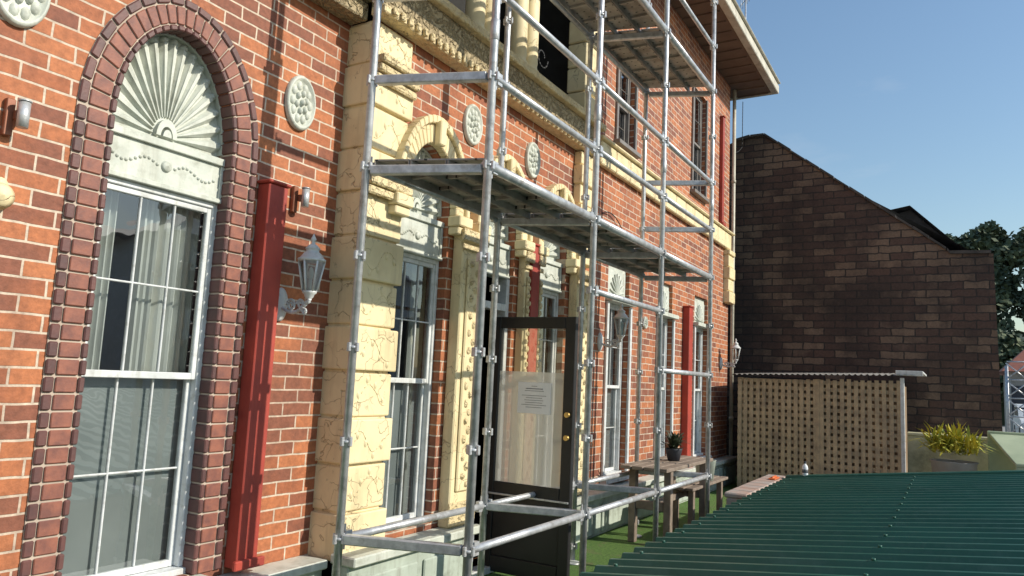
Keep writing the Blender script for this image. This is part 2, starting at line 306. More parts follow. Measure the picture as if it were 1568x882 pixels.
def sash(parent,x0,x1,z0,z1,y,cols=3,rows=2,meet=None,deep=.05,pane_backing=True,curtain=True,name='window',fm=None,full=False):
    fm=fm or WHITE
    E=empty(name,parent); meet=meet or (z0+z1)/2
    fr=B('frame',fm,E); t=.03
    fr.box(x0,x0+t,y,y+deep+.03,z0,z1); fr.box(x1-t,x1,y,y+deep+.03,z0,z1); fr.box(x0+t,x1-t,y,y+deep+.03,z1-t,z1); fr.box(x0-.0,x1,y-.03,y+deep,z0-.035,z0-.001)
    fr.done(.004)
    sa=B('sashes',fm,E); gl=B('panes',GLASS,E)
    def one(za,zb,yy,rw):
        a,c=x0+t,x1-t; q=.026
        sa.box(a,a+q,yy,yy+.03,za,zb); sa.box(c-q,c,yy,yy+.03,za,zb); sa.box(a+q,c-q,yy,yy+.03,za,za+.035); sa.box(a+q,c-q,yy,yy+.03,zb-.03,zb)
        for i in range(1,cols):
            xx=a+q+(c-a-2*q)*i/cols; sa.box(xx-.005,xx+.005,yy+.004,yy+.024,za+.035,zb-.03)
        for j in range(1,rw):
            zz=za+.035+(zb-za-.065)*j/rw; sa.box(a+q,c-q,yy+.006,yy+.022,zz-.005,zz+.005)
        gl.quad((a+q,yy+.014,za+.03),(c-q,yy+.014,za+.03),(c-q,yy+.014,zb-.03),(a+q,yy+.014,zb-.03))
    one(meet-.015,z1-t,y+.012,rows); one(z0,meet+.02,y+.044,rows)
    sa.done(.003); gl.done()
    if pane_backing:
        k=B('pane_backing',PANEGREY,E); k.quad((x0,y+.10,z0),(x1,y+.10,z0),(x1,y+.10,meet),(x0,y+.10,meet)); k.done()  # plain grey plane behind the lower sash
    if curtain:
        k=B('curtain',CURT,E)
        sp_=((x0,x0+(x1-x0)*.30),(x0+(x1-x0)*.50,x1)) if full else ((x0,x0+(x1-x0)*.12),(x0+(x1-x0)*.74,x1))  # full: left strip is added, stands in for bright reflections on the panes
        for (a,c) in sp_:
            n=30
            for i in range(n):
                u0=a+(c-a)*i/n; u1=a+(c-a)*(i+1)/n; g=lambda u:y+.15+.018*math.sin(u*130+2*math.sin(u*30))
                k.quad((u0,g(u0),meet-.3),(u1,g(u1),meet-.3),(u1,g(u1),z1),(u0,g(u0),z1),sm=True)
        k.done()
    return E
def fanlight(parent,xc,hw,zs,rz,y,zp0,zp1,mat=MINT,rays=17):
    E=empty('fanlight',parent)
    k=B('tympanum',mat,E); n=28
    for i in range(n):
        t0=math.pi*i/n; t1=math.pi*(i+1)/n
        k.quad((xc,y+.045,zs),(xc+hw*math.cos(t0),y+.045,zs+rz*math.sin(t0)),(xc+hw*math.cos(t1),y+.045,zs+rz*math.sin(t1)))
    k.quad((xc-hw,y+.045,zp1-.02),(xc+hw,y+.045,zp1-.02),(xc+hw,y+.045,zs),(xc-hw,y+.045,zs))
    for i in range(rays):
        t=math.pi*(i+.5)/rays; d=.43*math.pi/rays
        P=lambda rr,tt,yy:(xc+hw*rr*math.cos(tt),yy,zs+rz*rr*math.sin(tt))
        c0,c1=.2,.90
        k.hexa([P(c0,t-d*.6,y+.044),P(c0,t+d*.6,y+.044),P(c0,t+d*.3,y+.028),P(c0,t-d*.3,y+.028),P(c1,t-d,y+.044),P(c1,t+d,y+.044),P(c1,t+d*.35,y+.015),P(c1,t-d*.35,y+.015)])
        k.prof(P(.93,t,y+.044),[(.001,.03),(.012,.028),(.02,.015),(.024,0)][::-1],8,'Y')
    k.arcring(xc,zs,hw*.10,rz*.10,hw*.17,rz*.17,y+.012,y+.044,14,0); k.arcring(xc,zs,.001,.001,hw*.07,rz*.07,y+.006,y+.044,10,0)
    k.arcring(xc,zs,hw*.965,rz*.965,hw,rz,y+.005,y+.044,28,0)
    k.done()
    q=B('panel',mat,E); q.box(xc-hw,xc+hw,y-.01,y+.08,zp0,zp1)
    q.box(xc-hw,xc+hw,y-.03,y-.011,zp1-.03,zp1+.01); q.box(xc-hw,xc+hw,y-.03,y-.011,zp0,zp0+.025)
    q.box(xc-hw,xc-hw+.025,y-.022,y-.011,zp0+.026,zp1-.031); q.box(xc+hw-.025,xc+hw,y-.022,y-.011,zp0+.026,zp1-.031)
    q.prof((xc,y-.011,(zp0+zp1)/2),[(.03,0),(.026,.012),(.012,.016),(.001,.02)],12,'Y')
    for s_ in (-1,1):
        for j in range(11):
            a=j/10; q.prof((xc+s_*(.05+a*(hw-.11)),y-.011,(zp0+zp1)/2+.022*math.sin(a*6.2)),[(.010,0),(.007,.006),(.001,.008)],7,'Y')
    q.done(.003)
WN=empty('arched_window',H)
brick_surround(2.255,.345,.42,2.66,.56,YA,WN)
fanlight(WN,2.255,.345,2.66,.56,YA+.07,2.38,2.62)
sash(WN,1.915,2.595,.45,2.38,YA+.07,3,2,1.43,name='sash_window',full=True)
b=B('sill',MINT,WN); b.box(1.86,2.65,3.17,3.5,.387,.415); b.done(.006)
WN2=empty('arched_window_b',H); brick_surround(-.95,.345,.42,2.66,.56,YA,WN2); fanlight(WN2,-.95,.345,2.66,.56,YA+.07,2.38,2.62); sash(WN2,-1.29,-.61,.45,2.38,YA+.07,3,2,1.43,name='sash_window')
def cream_arch(xc,hw,zb,name='cream_arched_window',door=False):
    E=empty(name,H)
    k=B('archivolt',CREAM,E); k.arcring(xc,2.68,hw,.46,hw+.10,.46+.14,YB-.07,YB-.001,26); k.arcring(xc,2.68,hw+.10,.60,hw+.14,.66,YB-.10,YB-.002,26)
    k.box(xc-.035,xc+.035,YB-.13,YB-.071,3.12,3.30)
    for s_ in (-1,1):
        a=xc+s_*(hw+.07); k.box(a-.085,a+.085,YB-.12,YB-.002,2.60,2.678); k.box(a-.075,a+.075,YB-.10,YB-.002,2.54,2.598)
    k.done(.008)
    fanlight(E,xc,hw-.005,2.68,.455,YB+.06,2.34,2.62)
    if not door: sash(E,xc-hw+.003,xc+hw-.003,zb+.03,2.34,YB+.06,3,2,1.45,name='sash_window')
    else:
        d=B('door_frame',WHITE,E); d.box(xc-hw,xc-hw+.05,YB+.03,YB+.12,.05,2.338); d.box(xc+hw-.05,xc+hw,YB+.03,YB+.12,.05,2.338); d.box(xc-hw+.05,xc+hw-.05,YB+.03,YB+.12,2.06,2.12)
        d.box(xc-hw,xc+hw,YB-.1,YB+.14,.0,.05); d.done(.004)
    return E
cream_arch(4.09,.29,.46); cream_arch(5.07,.29,.05,door=True); cream_arch(6.05,.29,.46)
def pilaster(x0,x1,y0,y1,z0,z1,name,blocks=None,mat=CREAM):
    E=empty(name,H)
    k=B('shaft',mat,E)
    if blocks:
        z=z0; i=0
        while z<z1-.05:
            zz=min(z+blocks,z1); e=.024 if i%2==0 else 0.004
            k.box(x0-e*.6,x1+e,y0-e,y1,z+.008,zz-.008); z=zz; i+=1
        k.box(x0+.01,x1-.01,y0+.014,y1-.001,z0,z1)
        k.done(.010,2)
        if blocks>.25:
            c=B('vine_relief',mat,E); z=z0; i=0
            while z<z1-.1:
                e=.024 if i%2==0 else 0.004; pr_=None; ph=random.uniform(0,6)
                for s_ in range(12):
                    a=s_/11; xx=x0+.05+(x1-x0-.10)*a; zz=z+blocks*(.5+.24*math.sin(a*random.uniform(5.6,6.4)+ph)); q=(xx,y0-e+.001,zz)
                    if pr_: c.cyl(pr_,q,.0045,6)
                    if s_%3==1: c.prof((xx,y0-e-.001,min(z+blocks-.05,max(z+.05,zz+.03*(1 if i%2 else -1)))),[(1,0),(.7,.005),(.001,.008)],7,'Y',.014,.024)
                    pr_=q
                z+=blocks; i+=1
            c.done()
    else:
        k.box(x0,x1,y0,y1,z0,z1); w_=x1-x0
        k.box(x0+w_*.2,x1-w_*.2,y0-.02,y0-.001,z0+.25,z1-.22)
        k.done(.01)
        c=B('mouldings',CREAMR,E)
        for zz,hh,e in ((z1-.10,.09,.035),(z1-.16,.04,.02),(z0+.02,.10,.03),(z0+.13,.05,.015)):
            c.box(x0-e,x1+e,y0-e,y0-.001,zz,zz+hh)
        for j in range(26):
            zz=z0+.3+j*(z1-z0-.56)/25; s_=-1 if j%2 else 1; w0=(x1-x0)*.12
            c.prof(((x0+x1)/2+s_*w0*random.uniform(.5,1.1),y0-.02,zz),[(1,0),(.85,.008),(.4,.014),(.001,.016)],8,'Y',random.uniform(.018,.032),random.uniform(.022,.038))
        c.done(.006)
    return E
pilaster(3.42,3.80,3.17,3.60,.36,3.79,'quoin_pilaster',.285)
pilaster(4.45,4.72,3.10,3.198,.42,2.6,'cream_pilaster')
pilaster(5.43,5.50,3.12,3.198,.42,2.6,'cream_pilaster')
pilaster(5.66,5.70,3.12,3.198,.42,2.6,'cream_pilaster')
pilaster(6.42,6.72,3.10,3.198,.42,2.6,'cream_pilaster')
pilaster(6.44,6.78,3.12,3.198,2.65,3.79,'quoin_pilaster',.2)
pilaster(12.12,12.44,3.12,3.3,2.9,3.79,'quoin_pilaster',.2)
b=B('pilaster_bracket',CREAMR,H)
for (z,e) in ((3.36,.03),(3.42,.055),(3.48,.08)): b.box(3.42-.01,3.80+.02,3.142-e,3.142,z,z+.055)
for (z,e) in ((2.62,.03),(2.68,.05)): b.box(3.42-.01,3.80+.02,3.142-e,3.142,z,z+.055)
b.done(.01)
def flat_win(x0,x1,z0,z1,y,E,panel=.45,name='sash_window'):
    G=empty('tall_window' if panel else 'upper_window',E)
    top=z1; fm=WHITE if panel else GREYP
    if panel:
        q=B('panel',MINT,G); q.box(x0,x1,y-.01,y+.06,z1-panel,z1-.002); q.box(x0-.05,x1+.05,y-.14,y-.011,z1-panel-.002,z1-panel+.05); q.box(x0+.05,x1-.05,y-.03,y-.011,z1-panel+.1,z1-.08)
        for i in range(9):
            t=math.pi*(i+.5)/9; q.cyl(((x0+x1)/2,y-.04,z1-panel+.1),((x0+x1)/2+.2*math.cos(t),y-.04,z1-panel+.1+.24*math.sin(t)),.012,6)
        q.done(.004); top=z1-panel
    sash(G,x0+.003,x1-.003,z0+.03,top,y,2,2,name=name,curtain=bool(panel),fm=fm,pane_backing=bool(panel))
    k=B('architrave',fm,G); k.box(x0-.05,x0-.001,YB-.03,YB-.002,z0,z1-panel-.01); k.box(x1+.001,x1+.05,YB-.03,YB-.002,z0,z1-panel-.01); k.box(x0-.07,x1+.07,YB-.08,YB-.002,z0-.05,z0-.001); k.done(.004)
for (a,c,z0,z1,_) in B_ops[3:]: flat_win(a,c,z0,z1,YB+.06,H)
for (a,c,z0,z1,_) in U_ops: flat_win(a,c,z0,z1,YB+.05,H,panel=0)
E=empty('balcony',H)
b=B('recess',DARK,E); b.quad((3.4,4.4,4.0),(6.8,4.4,4.0),(6.8,4.4,6.7),(3.4,4.4,6.7)); b.quad((6.8,3.2,4.0),(6.8,4.4,4.0),(6.8,4.4,6.7),(6.8,3.2,6.7)); b.quad((3.42,3.2,4.0),(3.42,4.4,4.0),(3.42,4.4,6.7),(3.42,3.2,6.7)); b.done()  # recess walls coloured near-black, shade put into the colour
b=B('floor',CONC,E); b.box(3.43,6.79,3.201,4.39,4.01,4.10); b.done()
b=B('piers',CREAM,E)
for x in (3.46,6.48):
    z=4.175
    while z<6.4: b.box(x,x+.28,3.12,3.34,z,z+.25); z+=.262
b.box(3.42,6.8,3.12,3.45,6.45,6.69); b.done(.012)
b=B('columns',CREAM,E)
for x in (4.62,4.80,5.30,5.50):
    b.box(x-.10,x+.10,3.14,3.32,4.172,4.22); b.prof((x,3.23,4.22),[(.095,0),(.10,.03),(.085,.05),(.078,.08),(.083,.1),(.08,.7),(.068,2.05),(.09,2.08),(.10,2.12),(.10,2.22)],18)
b.done()
b=B('iron_scrolls',BLACK,E)
for x0 in (3.9,5.72):
    for j in range(2):
        for k_ in range(14):
            t0=k_*.45; t1=t0+.45; rr=lambda t:.04+.012*t
            cx=x0+.15; cz=4.32+j*.24
            b.cyl((cx+rr(t0)*math.cos(t0),3.3,cz+rr(t0)*math.sin(t0)),(cx+rr(t1)*math.cos(t1),3.3,cz+rr(t1)*math.sin(t1)),.009,6)
b.box(3.82,4.5,3.29,3.31,4.8,4.83); b.box(4.9,5.2,3.29,3.31,4.8,4.83); b.box(5.6,6.46,3.29,3.31,4.8,4.83); b.done()
def medallion(x,y,z,rx,rz,nm='wall_medallion'):
    k=B(nm,MINT,None)
    k.prof((x,y-.002,z),[(1,0),(1,.02),(.93,.032),(.86,.03),(.82,.016),(.3,.02),(.001,.024)],28,'Y',rx,rz)
    for ring,(rr,nn,sz) in enumerate(((.62,10,.19),(.34,6,.15))):
        for i in range(nn):
            t=2*math.pi*i/nn+ring*.3; cx=x+rx*rr*math.cos(t)*random.uniform(.92,1.06); cz=z+rz*rr*math.sin(t)*random.uniform(.92,1.06)
            k.prof((cx,y-.016,cz),[(1,0),(.85,.010+.006*ring),(.45,.016+.01*ring),(.001,.018+.01*ring)],9,'Y',rx*sz,rz*sz)
    k.prof((x,y-.02,z),[(1,0),(.8,.024),(.001,.03)],9,'Y',rx*.14,rz*.14)
    return k.done()
medallion(3.04,YA,3.11,.115,.172); medallion(1.46,YA,3.06,.115,.172); medallion(4.61,YB,3.46,.12,.165); medallion(5.58,YB,3.45,.12,.165)
medallion(8.5,YB,2.25,.06,.075); medallion(10.1,YB,2.3,.06,.075)
def red_box(x0,x1,y,z1,z0=.42):
    k=B('red_timber_strip',RED,None); k.box(x0,x1,y-.10,y-.002,z0,z1); k.box(x0-.012,x1+.012,y-.115,y-.002,z1+.001,z1+.02); k.box(x0-.03,x1+.03,y-.13,y-.101,z0,z0+.05); k.done(.006)
red_box(2.79,2.93,YA,2.54); red_box(5.51,5.65,YB,2.66); red_box(10.0,10.16,YB,2.6); red_box(11.78,11.87,YB+.04,5.95,4.12)
for x,z in ((1.50,2.50),(3.08,2.52)):
    E=empty('wall_spotlight'); k=B('plate',COPPER,E); k.box(x-.045,x-.01,YA-.03,YA-.002,z-.09,z+.07); k.box(x-.02,x+.02,YA-.06,YA-.031,z-.02,z+.02); k.done(.003)
    k=B('barrel',GALV,E); k.cyl((x+.0,YA-.08,z-.055),(x+.0,YA-.08,z+.055),.023,14); k.cyl((x+.0,YA-.08,z+.056),(x+.0,YA-.08,z+.062),.027,14); k.done()
k=B('wall_bracket_knob',CREAM,None); k.prof((1.47,YA-.002,2.15),[(.05,0),(.06,.01),(.04,.03),(.055,.045),(.035,.06),(.001,.075)],16,'Y'); k.prof((1.47,YA-.002,2.2),[(.03,0),(.03,.03),(.001,.04)],12,'Y'); k.done()
def lantern(x,y,z):
    E=empty('wall_lantern'); k=B('bracket',WHITE,E)
    k.prof((x,y-.001,z),[(1,0),(1,.012),(.8,.022),(.3,.03),(.001,.034)],20,'Y',.055,.10)
    pts=[]
    for i in range(15):
        a=i/14; pts.append((x,y-.03-.22*a,z-.02-.05*math.sin(a*math.pi)+.05*a))
    for i in range(14): k.cyl(pts[i],pts[i+1],.011,8)
    def scroll(cy,cz,s0,turns,dr):
        q=[]
        for i in range(int(12*turns)+1):
            t=i/12*2*math.pi; rr=s0-dr*t; q.append((x,cy+rr*math.cos(t),cz+rr*math.sin(t)))
        for i in range(len(q)-1): k.cyl(q[i],q[i+1],.007,6)
    scroll(y-.10,z-.005,.038,1.6,.003); scroll(y-.175,z+.0,.03,1.5,.0025); scroll(y-.21,z-.045,.022,1.3,.002)
    lx,ly,lz=x,y-.24,z+.045
    k.prof((lx,ly,lz),[(.001,-.045),(.012,-.035),(.01,-.02),(.025,-.005),(.03,.01),(.042,.02),(.042,.03),(.001,.032)],12)
    top=lz+.20
    k.prof((lx,ly,top),[(.001,-.002),(.080,0),(.082,.012),(.07,.02),(.052,.045),(.038,.056),(.038,.07),(.045,.075),(.026,.095),(.012,.105),(.010,.12),(.018,.13),(.010,.145),(.001,.165)],12)
    for i in range(6):
        t=math.pi/3*i+.2; k.cyl((lx+.04*math.cos(t),ly+.04*math.sin(t),lz+.03),(lx+.073*math.cos(t),ly+.073*math.sin(t),top),.0065,6)
    k.done()
    g=B('glass',GLASS,E)
    for i in range(6):
        t=math.pi/3*i+.2; t2=t+math.pi/3; P=lambda r_,t_,z_:(lx+r_*math.cos(t_),ly+r_*math.sin(t_),z_)
        g.quad(P(.038,t,lz+.033),P(.038,t2,lz+.033),P(.071,t2,top-.002),P(.071,t,top-.002))
    g.done()
    c=B('candle',CURT,E); c.cyl((lx,ly,lz+.034),(lx,ly,lz+.10),.011,8); c.prof((lx,ly,lz+.10),[(.012,0),(.018,.03),(.011,.06),(.001,.07)],8); c.done()
lantern(3.02,YA,1.87); lantern(7.2,YB,1.93); lantern(12.0,YB,1.9)
k=B('wall_cable',BLACK,None)
for (a,b_,sag) in (((7.1,3.17,3.3),(7.95,3.17,2.95),-.18),((12.9,3.1,6.6),(13.3,3.2,5.9),-.05),((13.3,3.2,5.9),(12.6,3.2,5.6),.05)):
    a=Vector(a); b_=Vector(b_); P_=[a.lerp(b_,i/12)+Vector((0,0,-4*sag*(i/12)*(1-i/12))) for i in range(13)]
    for i in range(12): k.cyl(P_[i],P_[i+1],.006,6)
k.done()
# ------------------------------------------------------------------ open door
E=empty('open_glazed_door'); xd=5.05
k=B('leaf',BLACK,E); y0,y1=2.44,3.21
k.box(xd,xd+.045,y0,y0+.09,.02,1.99); k.box(xd,xd+.045,y1-.10,y1,.02,1.99); k.box(xd+.001,xd+.044,y0+.09,y1-.10,1.90,1.99); k.box(xd+.001,xd+.044,y0+.09,y1-.10,.60,.70); k.box(xd+.001,xd+.044,y0+.09,y1-.10,.02,.14)
k.box(xd+.014,xd+.03,y0+.09,y1-.10,.14,.60); k.done(.005)
k=B('weather_bar',GALV,E); k.box(xd-.012,xd-.001,y0+.01,y1-.02,.600,.615); k.done(.003)
k=B('glazing',DGLASS,E); k.quad((xd+.022,y0+.085,1.56),(xd+.022,y1-.095,1.56),(xd+.022,y1-.095,1.91),(xd+.022,y0+.085,1.91)); k.done()
k=B('frosted_glazing',FROST,E); k.quad((xd+.022,y0+.085,.69),(xd+.022,y1-.095,.69),(xd+.022,y1-.095,1.56),(xd+.022,y0+.085,1.56)); k.done()
k=B('notice',PAPER,E); k.box(xd+.012,xd+.016,2.64,2.93,1.24,1.48); k.done()
k=B('notice_text',INK,E)
for i in range(10):
    z=1.45-i*.018; wd=.05 if i==0 else random.uniform(.13,.22)
    if i==3: continue
    k.box(xd+.0100,xd+.0115,2.785-wd/2,2.785+wd/2,z-.0015 if i!=1 else z-.004,z+.0015)
k.done()
k=B('handle',BRASS,E)
for z in (1.25,1.08): k.cyl((xd-.03,y0+.04,z),(xd,y0+.04,z),.02,14)
k.done()
# ------------------------------------------------------------------ scaffold
E=empty('scaffolding'); OX=[3.2,4.57,5.96,7.45]; IX=[2.97,4.36,5.78,7.2]; YO,YI=2.1,2.75; rt=.0225
t=B('standards',GALV,E); c=B('node_cups',GALV,E)
for xs,yy,base in ((OX,YO,.03),(IX,YI,.03)):
    for x in xs:
        t.cyl((x,yy,base),(x,yy,7.3),rt,14)
        t.cyl((x,yy,.0),(x,yy,.012),.07,14)
        for i in range(14):
            z=.14+.496*i
            for s_ in range(4):
                a=s_*math.pi/2; dx,dy=math.cos(a),math.sin(a)
                c.box(x+dx*.030-.009,x+dx*.030+.009,yy+dy*.030-.009,yy+dy*.030+.009,z-.024,z+.024)
            c.cyl((x,yy,z-.008),(x,yy,z+.008),.029,12)
for x in OX: c.cyl((x,YO,3.32),(x,YO,3.44),.026,12)
t.done(); c.done(.003)
l=B('ledgers',GALV,E)
def led(a,b_,r_=.0215):
    l.cyl(a,b_,r_,12)
    A_=Vector(a); B_=Vector(b_); d=(B_-A_).normalized()
    for q,s_ in ((A_,1),(B_,-1)):
        q=q+d*s_*.03
        l.box(q.x-.022,q.x+.022,q.y-.014,q.y+.014,q.z-.032,q.z+.036)
        l.box(q.x-s_*.02-.004,q.x-s_*.02+.004,q.y-.004,q.y+.004,q.z-.06,q.z+.07)
for i in range(3):
    for z in (.636,3.116,3.612): led((OX[i]+.03,YO,z),(OX[i+1]-.03,YO,z))
    for z in (.636,2.62,4.604): led((IX[i]+.03,YI,z),(IX[i+1]-.03,YI,z))
    led((OX[i]+.03,YO,2.62),(OX[i+1]-.03,YO,2.62),.030); led((OX[i]+.03,YO,4.604),(OX[i+1]-.03,YO,4.604),.03)
    led((OX[i]+.03,YO,5.1),(OX[i+1]-.03,YO,5.1)); led((OX[i]+.03,YO,5.596),(OX[i+1]-.03,YO,5.596))
led((OX[1]+.03,YO,2.124),(OX[2]-.03,YO,2.124)); led((OX[2]+.03,YO,1.628),(OX[3]-.03,YO,1.628))
l.done()
l=B('transoms',GALV,E)
for i in range(4):
    for z in (.636,2.60,4.584)+((3.116,3.612) if i in(0,3) else ()):
        a=Vector((OX[i],YO,z)); b_=Vector((IX[i],YI,z)); d=(b_-a).normalized(); n=Vector((-d.y,d.x,0))*.022
        s0=a+d*.03; s1=b_-d*.03; hh=.026; v0=Vector((0,0,hh))
        l.hexa([s0-n-v0,s0+n-v0,s1+n-v0,s1-n-v0,s0-n+v0,s0+n+v0,s1+n+v0,s1-n+v0])
l.done(.006)
pk=B('steel_planks',PLANK,E)
def planks(z,bays):
    for i in bays:
        for j in range(3):
            y0=YO+.035+j*.198; y1=y0+.19
            fr=lambda y,k_: OX[k_]+(IX[k_]-OX[k_])*(y-YO)/(YI-YO)
            xa0,xa1=fr(y0,i)+.02,fr(y1,i)+.02; xb0,xb1=fr(y0,i+1)-.02,fr(y1,i+1)-.02
            pk.hexa([(xa0,y0,z),(xb0,y0,z),(xb1,y1,z),(xa1,y1,z),(xa0,y0,z+.008),(xb0,y0,z+.008),(xb1,y1,z+.008),(xa1,y1,z+.008)])
            for yy,(p0,p1) in ((y0,(xa0,xb0)),(y1-.006,(xa1,xb1))):
                pk.box(p0,p1,yy,yy+.006,z-.045,z-.001)
            for q in range(1,5):
                xx=xa0+(xb0-xa0)*q/5; pk.box(xx-.012,xx+.012,y0+.008,y1-.008,z-.02,z-.001)
planks(2.66,(0,1,2)); planks(4.65,(0,1,2)); pk.done()
# ------------------------------------------------------------------ ground
k=B('ground',CONC,None); k.quad((-60,-40,-.03),(14,-40,-.03),(14,12,-.03),(-60,12,-.03)); k.quad((14,-40,-.03),(3000,-1500,-30),(3000,1500,-30),(14,12,-.03)); k.quad((-60,-40,-.03),(-60,-2500,-30),(3000,-1500,-30),(14,-40,-.03)); k.quad((-60,12,-.03),(14,12,-.03),(3000,1500,-30),(-60,2500,-30)); k.done()
k=B('turf_strip',GRASS,None); k.quad((-4,1.7,0),(13.3,1.7,0),(13.3,3.25,0),(-4,3.25,0)); k.done()
E=empty('green_ribbed_roof'); k=B('sheet',GREEN,E)
pitch=.19; prof=[]; x=.6
while x<9.05:
    prof+= [(x,0),(x+.115,0),(x+.135,.030),(x+.165,.030),(x+.185,0)]; x+=pitch
ys=[1.66,-.6,-3.2]; zr=lambda y:.5+.126*(1.66-y)
for a in range(len(prof)-1):
    for j in range(2):
        (xa,ha),(xb,hb)=prof[a],prof[a+1]
        k.quad((xa,ys[j],zr(ys[j])+ha),(xb,ys[j],zr(ys[j])+hb),(xb,ys[j+1],zr(ys[j+1])+hb),(xa,ys[j+1],zr(ys[j+1])+ha))
k.done()
k=B('screws',GREEN,E)
x=.6+.15
while x<9.0:
    for y in (1.55,.35,-.85,-2.0): k.cyl((x,y,zr(y)+.03),(x,y,zr(y)+.042),.010,6)
    x+=pitch*2
k.done()
k=B('flashing',GREEN,E)
y0,y1=1.66,-3.2
k.hexa([(9.03,y1,zr(y1)-.1),(9.12,y1,zr(y1)-.1),(9.12,y0,zr(y0)-.1),(9.03,y0,zr(y0)-.1),(9.03,y1,zr(y1)+.05),(9.12,y1,zr(y1)+.05),(9.12,y0,zr(y0)+.05),(9.03,y0,zr(y0)+.05)]); k.done(.01)
k=B('supporting_wall',CONC,E); k.box(.6,9.1,1.54,1.62,-.1,.47); k.box(9.0,9.08,-3.2,1.5,-.1,.47); k.done()
k=B('parapet_coping',TILE,None)
x=7.3
while x<9.2: k.box(x,x+.24,1.68,1.9,.47,.52); x+=.25
k.box(7.3,9.2,1.7,1.88,0,.468); k.done(.012)
k=B('orange_clamp',ORANGE,None); k.box(8.7,8.95,1.70,1.78,.521,.54); k.cyl((8.72,1.74,.54),(8.92,1.74,.54),.016,8); k.done(.01)
E=empty('water_bottle'); k=B('body',PAPER,E); k.prof((9.06,1.45,.565),[(.001,0),(.03,0),(.032,.02),(.032,.09),(.026,.115),(.012,.13),(.012,.14)],14); k.done(); k=B('cap',SLATE,E); k.cyl((9.06,1.45,.705),(9.06,1.45,.725),.015,10); k.cyl((9.06,1.45,.60),(9.06,1.45,.64),.0325,14); k.done()
# ------------------------------------------------------------------ table, bench, plant
E=empty('outdoor_table'); k=B('planks',WOOD,E)
for j in range(4): k.box(6.75,8.3,2.28+j*.12,2.385+j*.12,.70,.735)
for x in (6.95,8.1):
    for y in (2.33,2.68): k.box(x-.035,x+.035,y-.035,y+.035,0,.699)
    k.box(x-.03,x+.03,2.37,2.64,.32,.40)
k.box(6.99,8.06,2.49,2.53,.33,.39); k.done(.005)
E=empty('wooden_bench'); k=B('seat',WOOD,E)
for j in range(3): k.box(7.7,9.1,2.32+j*.1,2.405+j*.1,.43,.46)
for x in (7.85,8.95): k.box(x-.03,x+.03,2.35,2.41,0,.429); k.box(x-.03,x+.03,2.52,2.58,0,.429)
k.done(.005)
E=empty('potted_plant'); k=B('pot',SLATE,E); k.prof((7.6,2.5,.737),[(.001,0),(.06,0),(.085,.11),(.09,.125),(.08,.125),(.07,.10),(.001,.10)],14); k.done()
k=B('leaves',DLEAF,E)
for i in range(110):
    a=random.uniform(0,6.28); el=random.uniform(.2,1.4); L=random.uniform(.10,.27); c0=Vector((7.6+random.uniform(-.03,.03),2.5+random.uniform(-.03,.03),.84+random.uniform(0,.06)))
    d=Vector((math.cos(a)*math.cos(el),math.sin(a)*math.cos(el),math.sin(el))); s_=d.cross(Vector((0,0,1))).normalized()*random.uniform(.008,.018)
    m_=c0+d*L*.6; e_=c0+d*L+Vector((0,0,-L*.2)); k.quad(c0-s_*.3,c0+s_*.3,m_+s_,m_-s_); k.quad(m_-s_,m_+s_,e_)
k.done()
E=empty('bucket'); k=B('shell',PLINTH,E); k.prof((8.55,2.44,.461),[(.001,0),(.09,0),(.12,.22),(.125,.225),(.115,.225),(.085,.01)],16); k.done()
# ------------------------------------------------------------------ back brick building
E=empty('old_brick_building')
pts=[(3.6,-.1),(3.6,6.0),(3.42,6.07),(3.1,6.13),(2.85,6.13),(.02,3.86),(-.02,3.80),(-.60,3.78),(-.66,-.1)]
k=B('end_wall',BACKBR,E); X=13.5
k.quad(*[(X,y,z) for y,z in pts]); k.quad(*[(X+.3,y,z) for y,z in reversed(pts)]); k.done()
k=B('side_wall',BACKBR,E); k.quad((X,-.66,-.1),(X+9,-.66,-.1),(X+9,-.6,3.78),(X,-.6,3.78)); k.quad((X+.3,5.5,-.1),(X+9,5.5,-.1),(X+9,5.5,6),(X+.3,5.5,6)); k.done()
k=B('coping',COPE,E)
for i in range(2,7):
    (ya,za),(yb,zb)=pts[i],pts[i+1]
    n=max(1,int(math.hypot(ya-yb,za-zb)/.3))
    for q in range(n):
        f0,f1=q/n,(q+.95)/n; y0_,z0_=ya+(yb-ya)*f0,za+(zb-za)*f0; y1_,z1_=ya+(yb-ya)*f1,za+(zb-za)*f1; h=.035+random.uniform(0,.018)
        k.hexa([(X-.03,y0_,z0_+.002),(X+.34,y0_,z0_+.002),(X+.34,y1_,z1_+.002),(X-.03,y1_,z1_+.002),(X-.03,y0_,z0_+h),(X+.34,y0_,z0_+h),(X+.34,y1_,z1_+h),(X-.03,y1_,z1_+h)])
k.done()
k=B('roof_sheet',SLATE,E); k.quad((X+.3,2.85,6.0),(X+9,2.85,6.0),(X+9,-.6,3.7),(X+.3,-.6,3.7)); k.quad((X+.3,2.85,6.0),(X+9,2.85,6.0),(X+9,5.5,6),(X+.3,5.5,6)); k.done()
E=empty('gabled_outhouse'); k=B('gable',COPE,E)
a=[(1.15,4.2),(1.02,5.02),(.62,5.12),(-.35,4.1),(-.35,3.0),(1.15,3.0)]
k.quad(*[(16,y,z) for y,z in a]); k.quad((15.8,1.12,5.08),(19,1.12,5.08),(19,.62,5.17),(15.8,.62,5.17)); k.quad((15.8,.62,5.17),(19,.62,5.17),(19,-.4,4.1),(15.8,-.4,4.1)); k.done()
k=B('downpipe',GUT,None); k.cyl((12.47,3.14,0),(12.47,3.14,6.66),.03,12)
for z in (1,3,5): k.cyl((12.47,3.14,z),(12.47,3.14,z+.05),.038,12)
k.done()
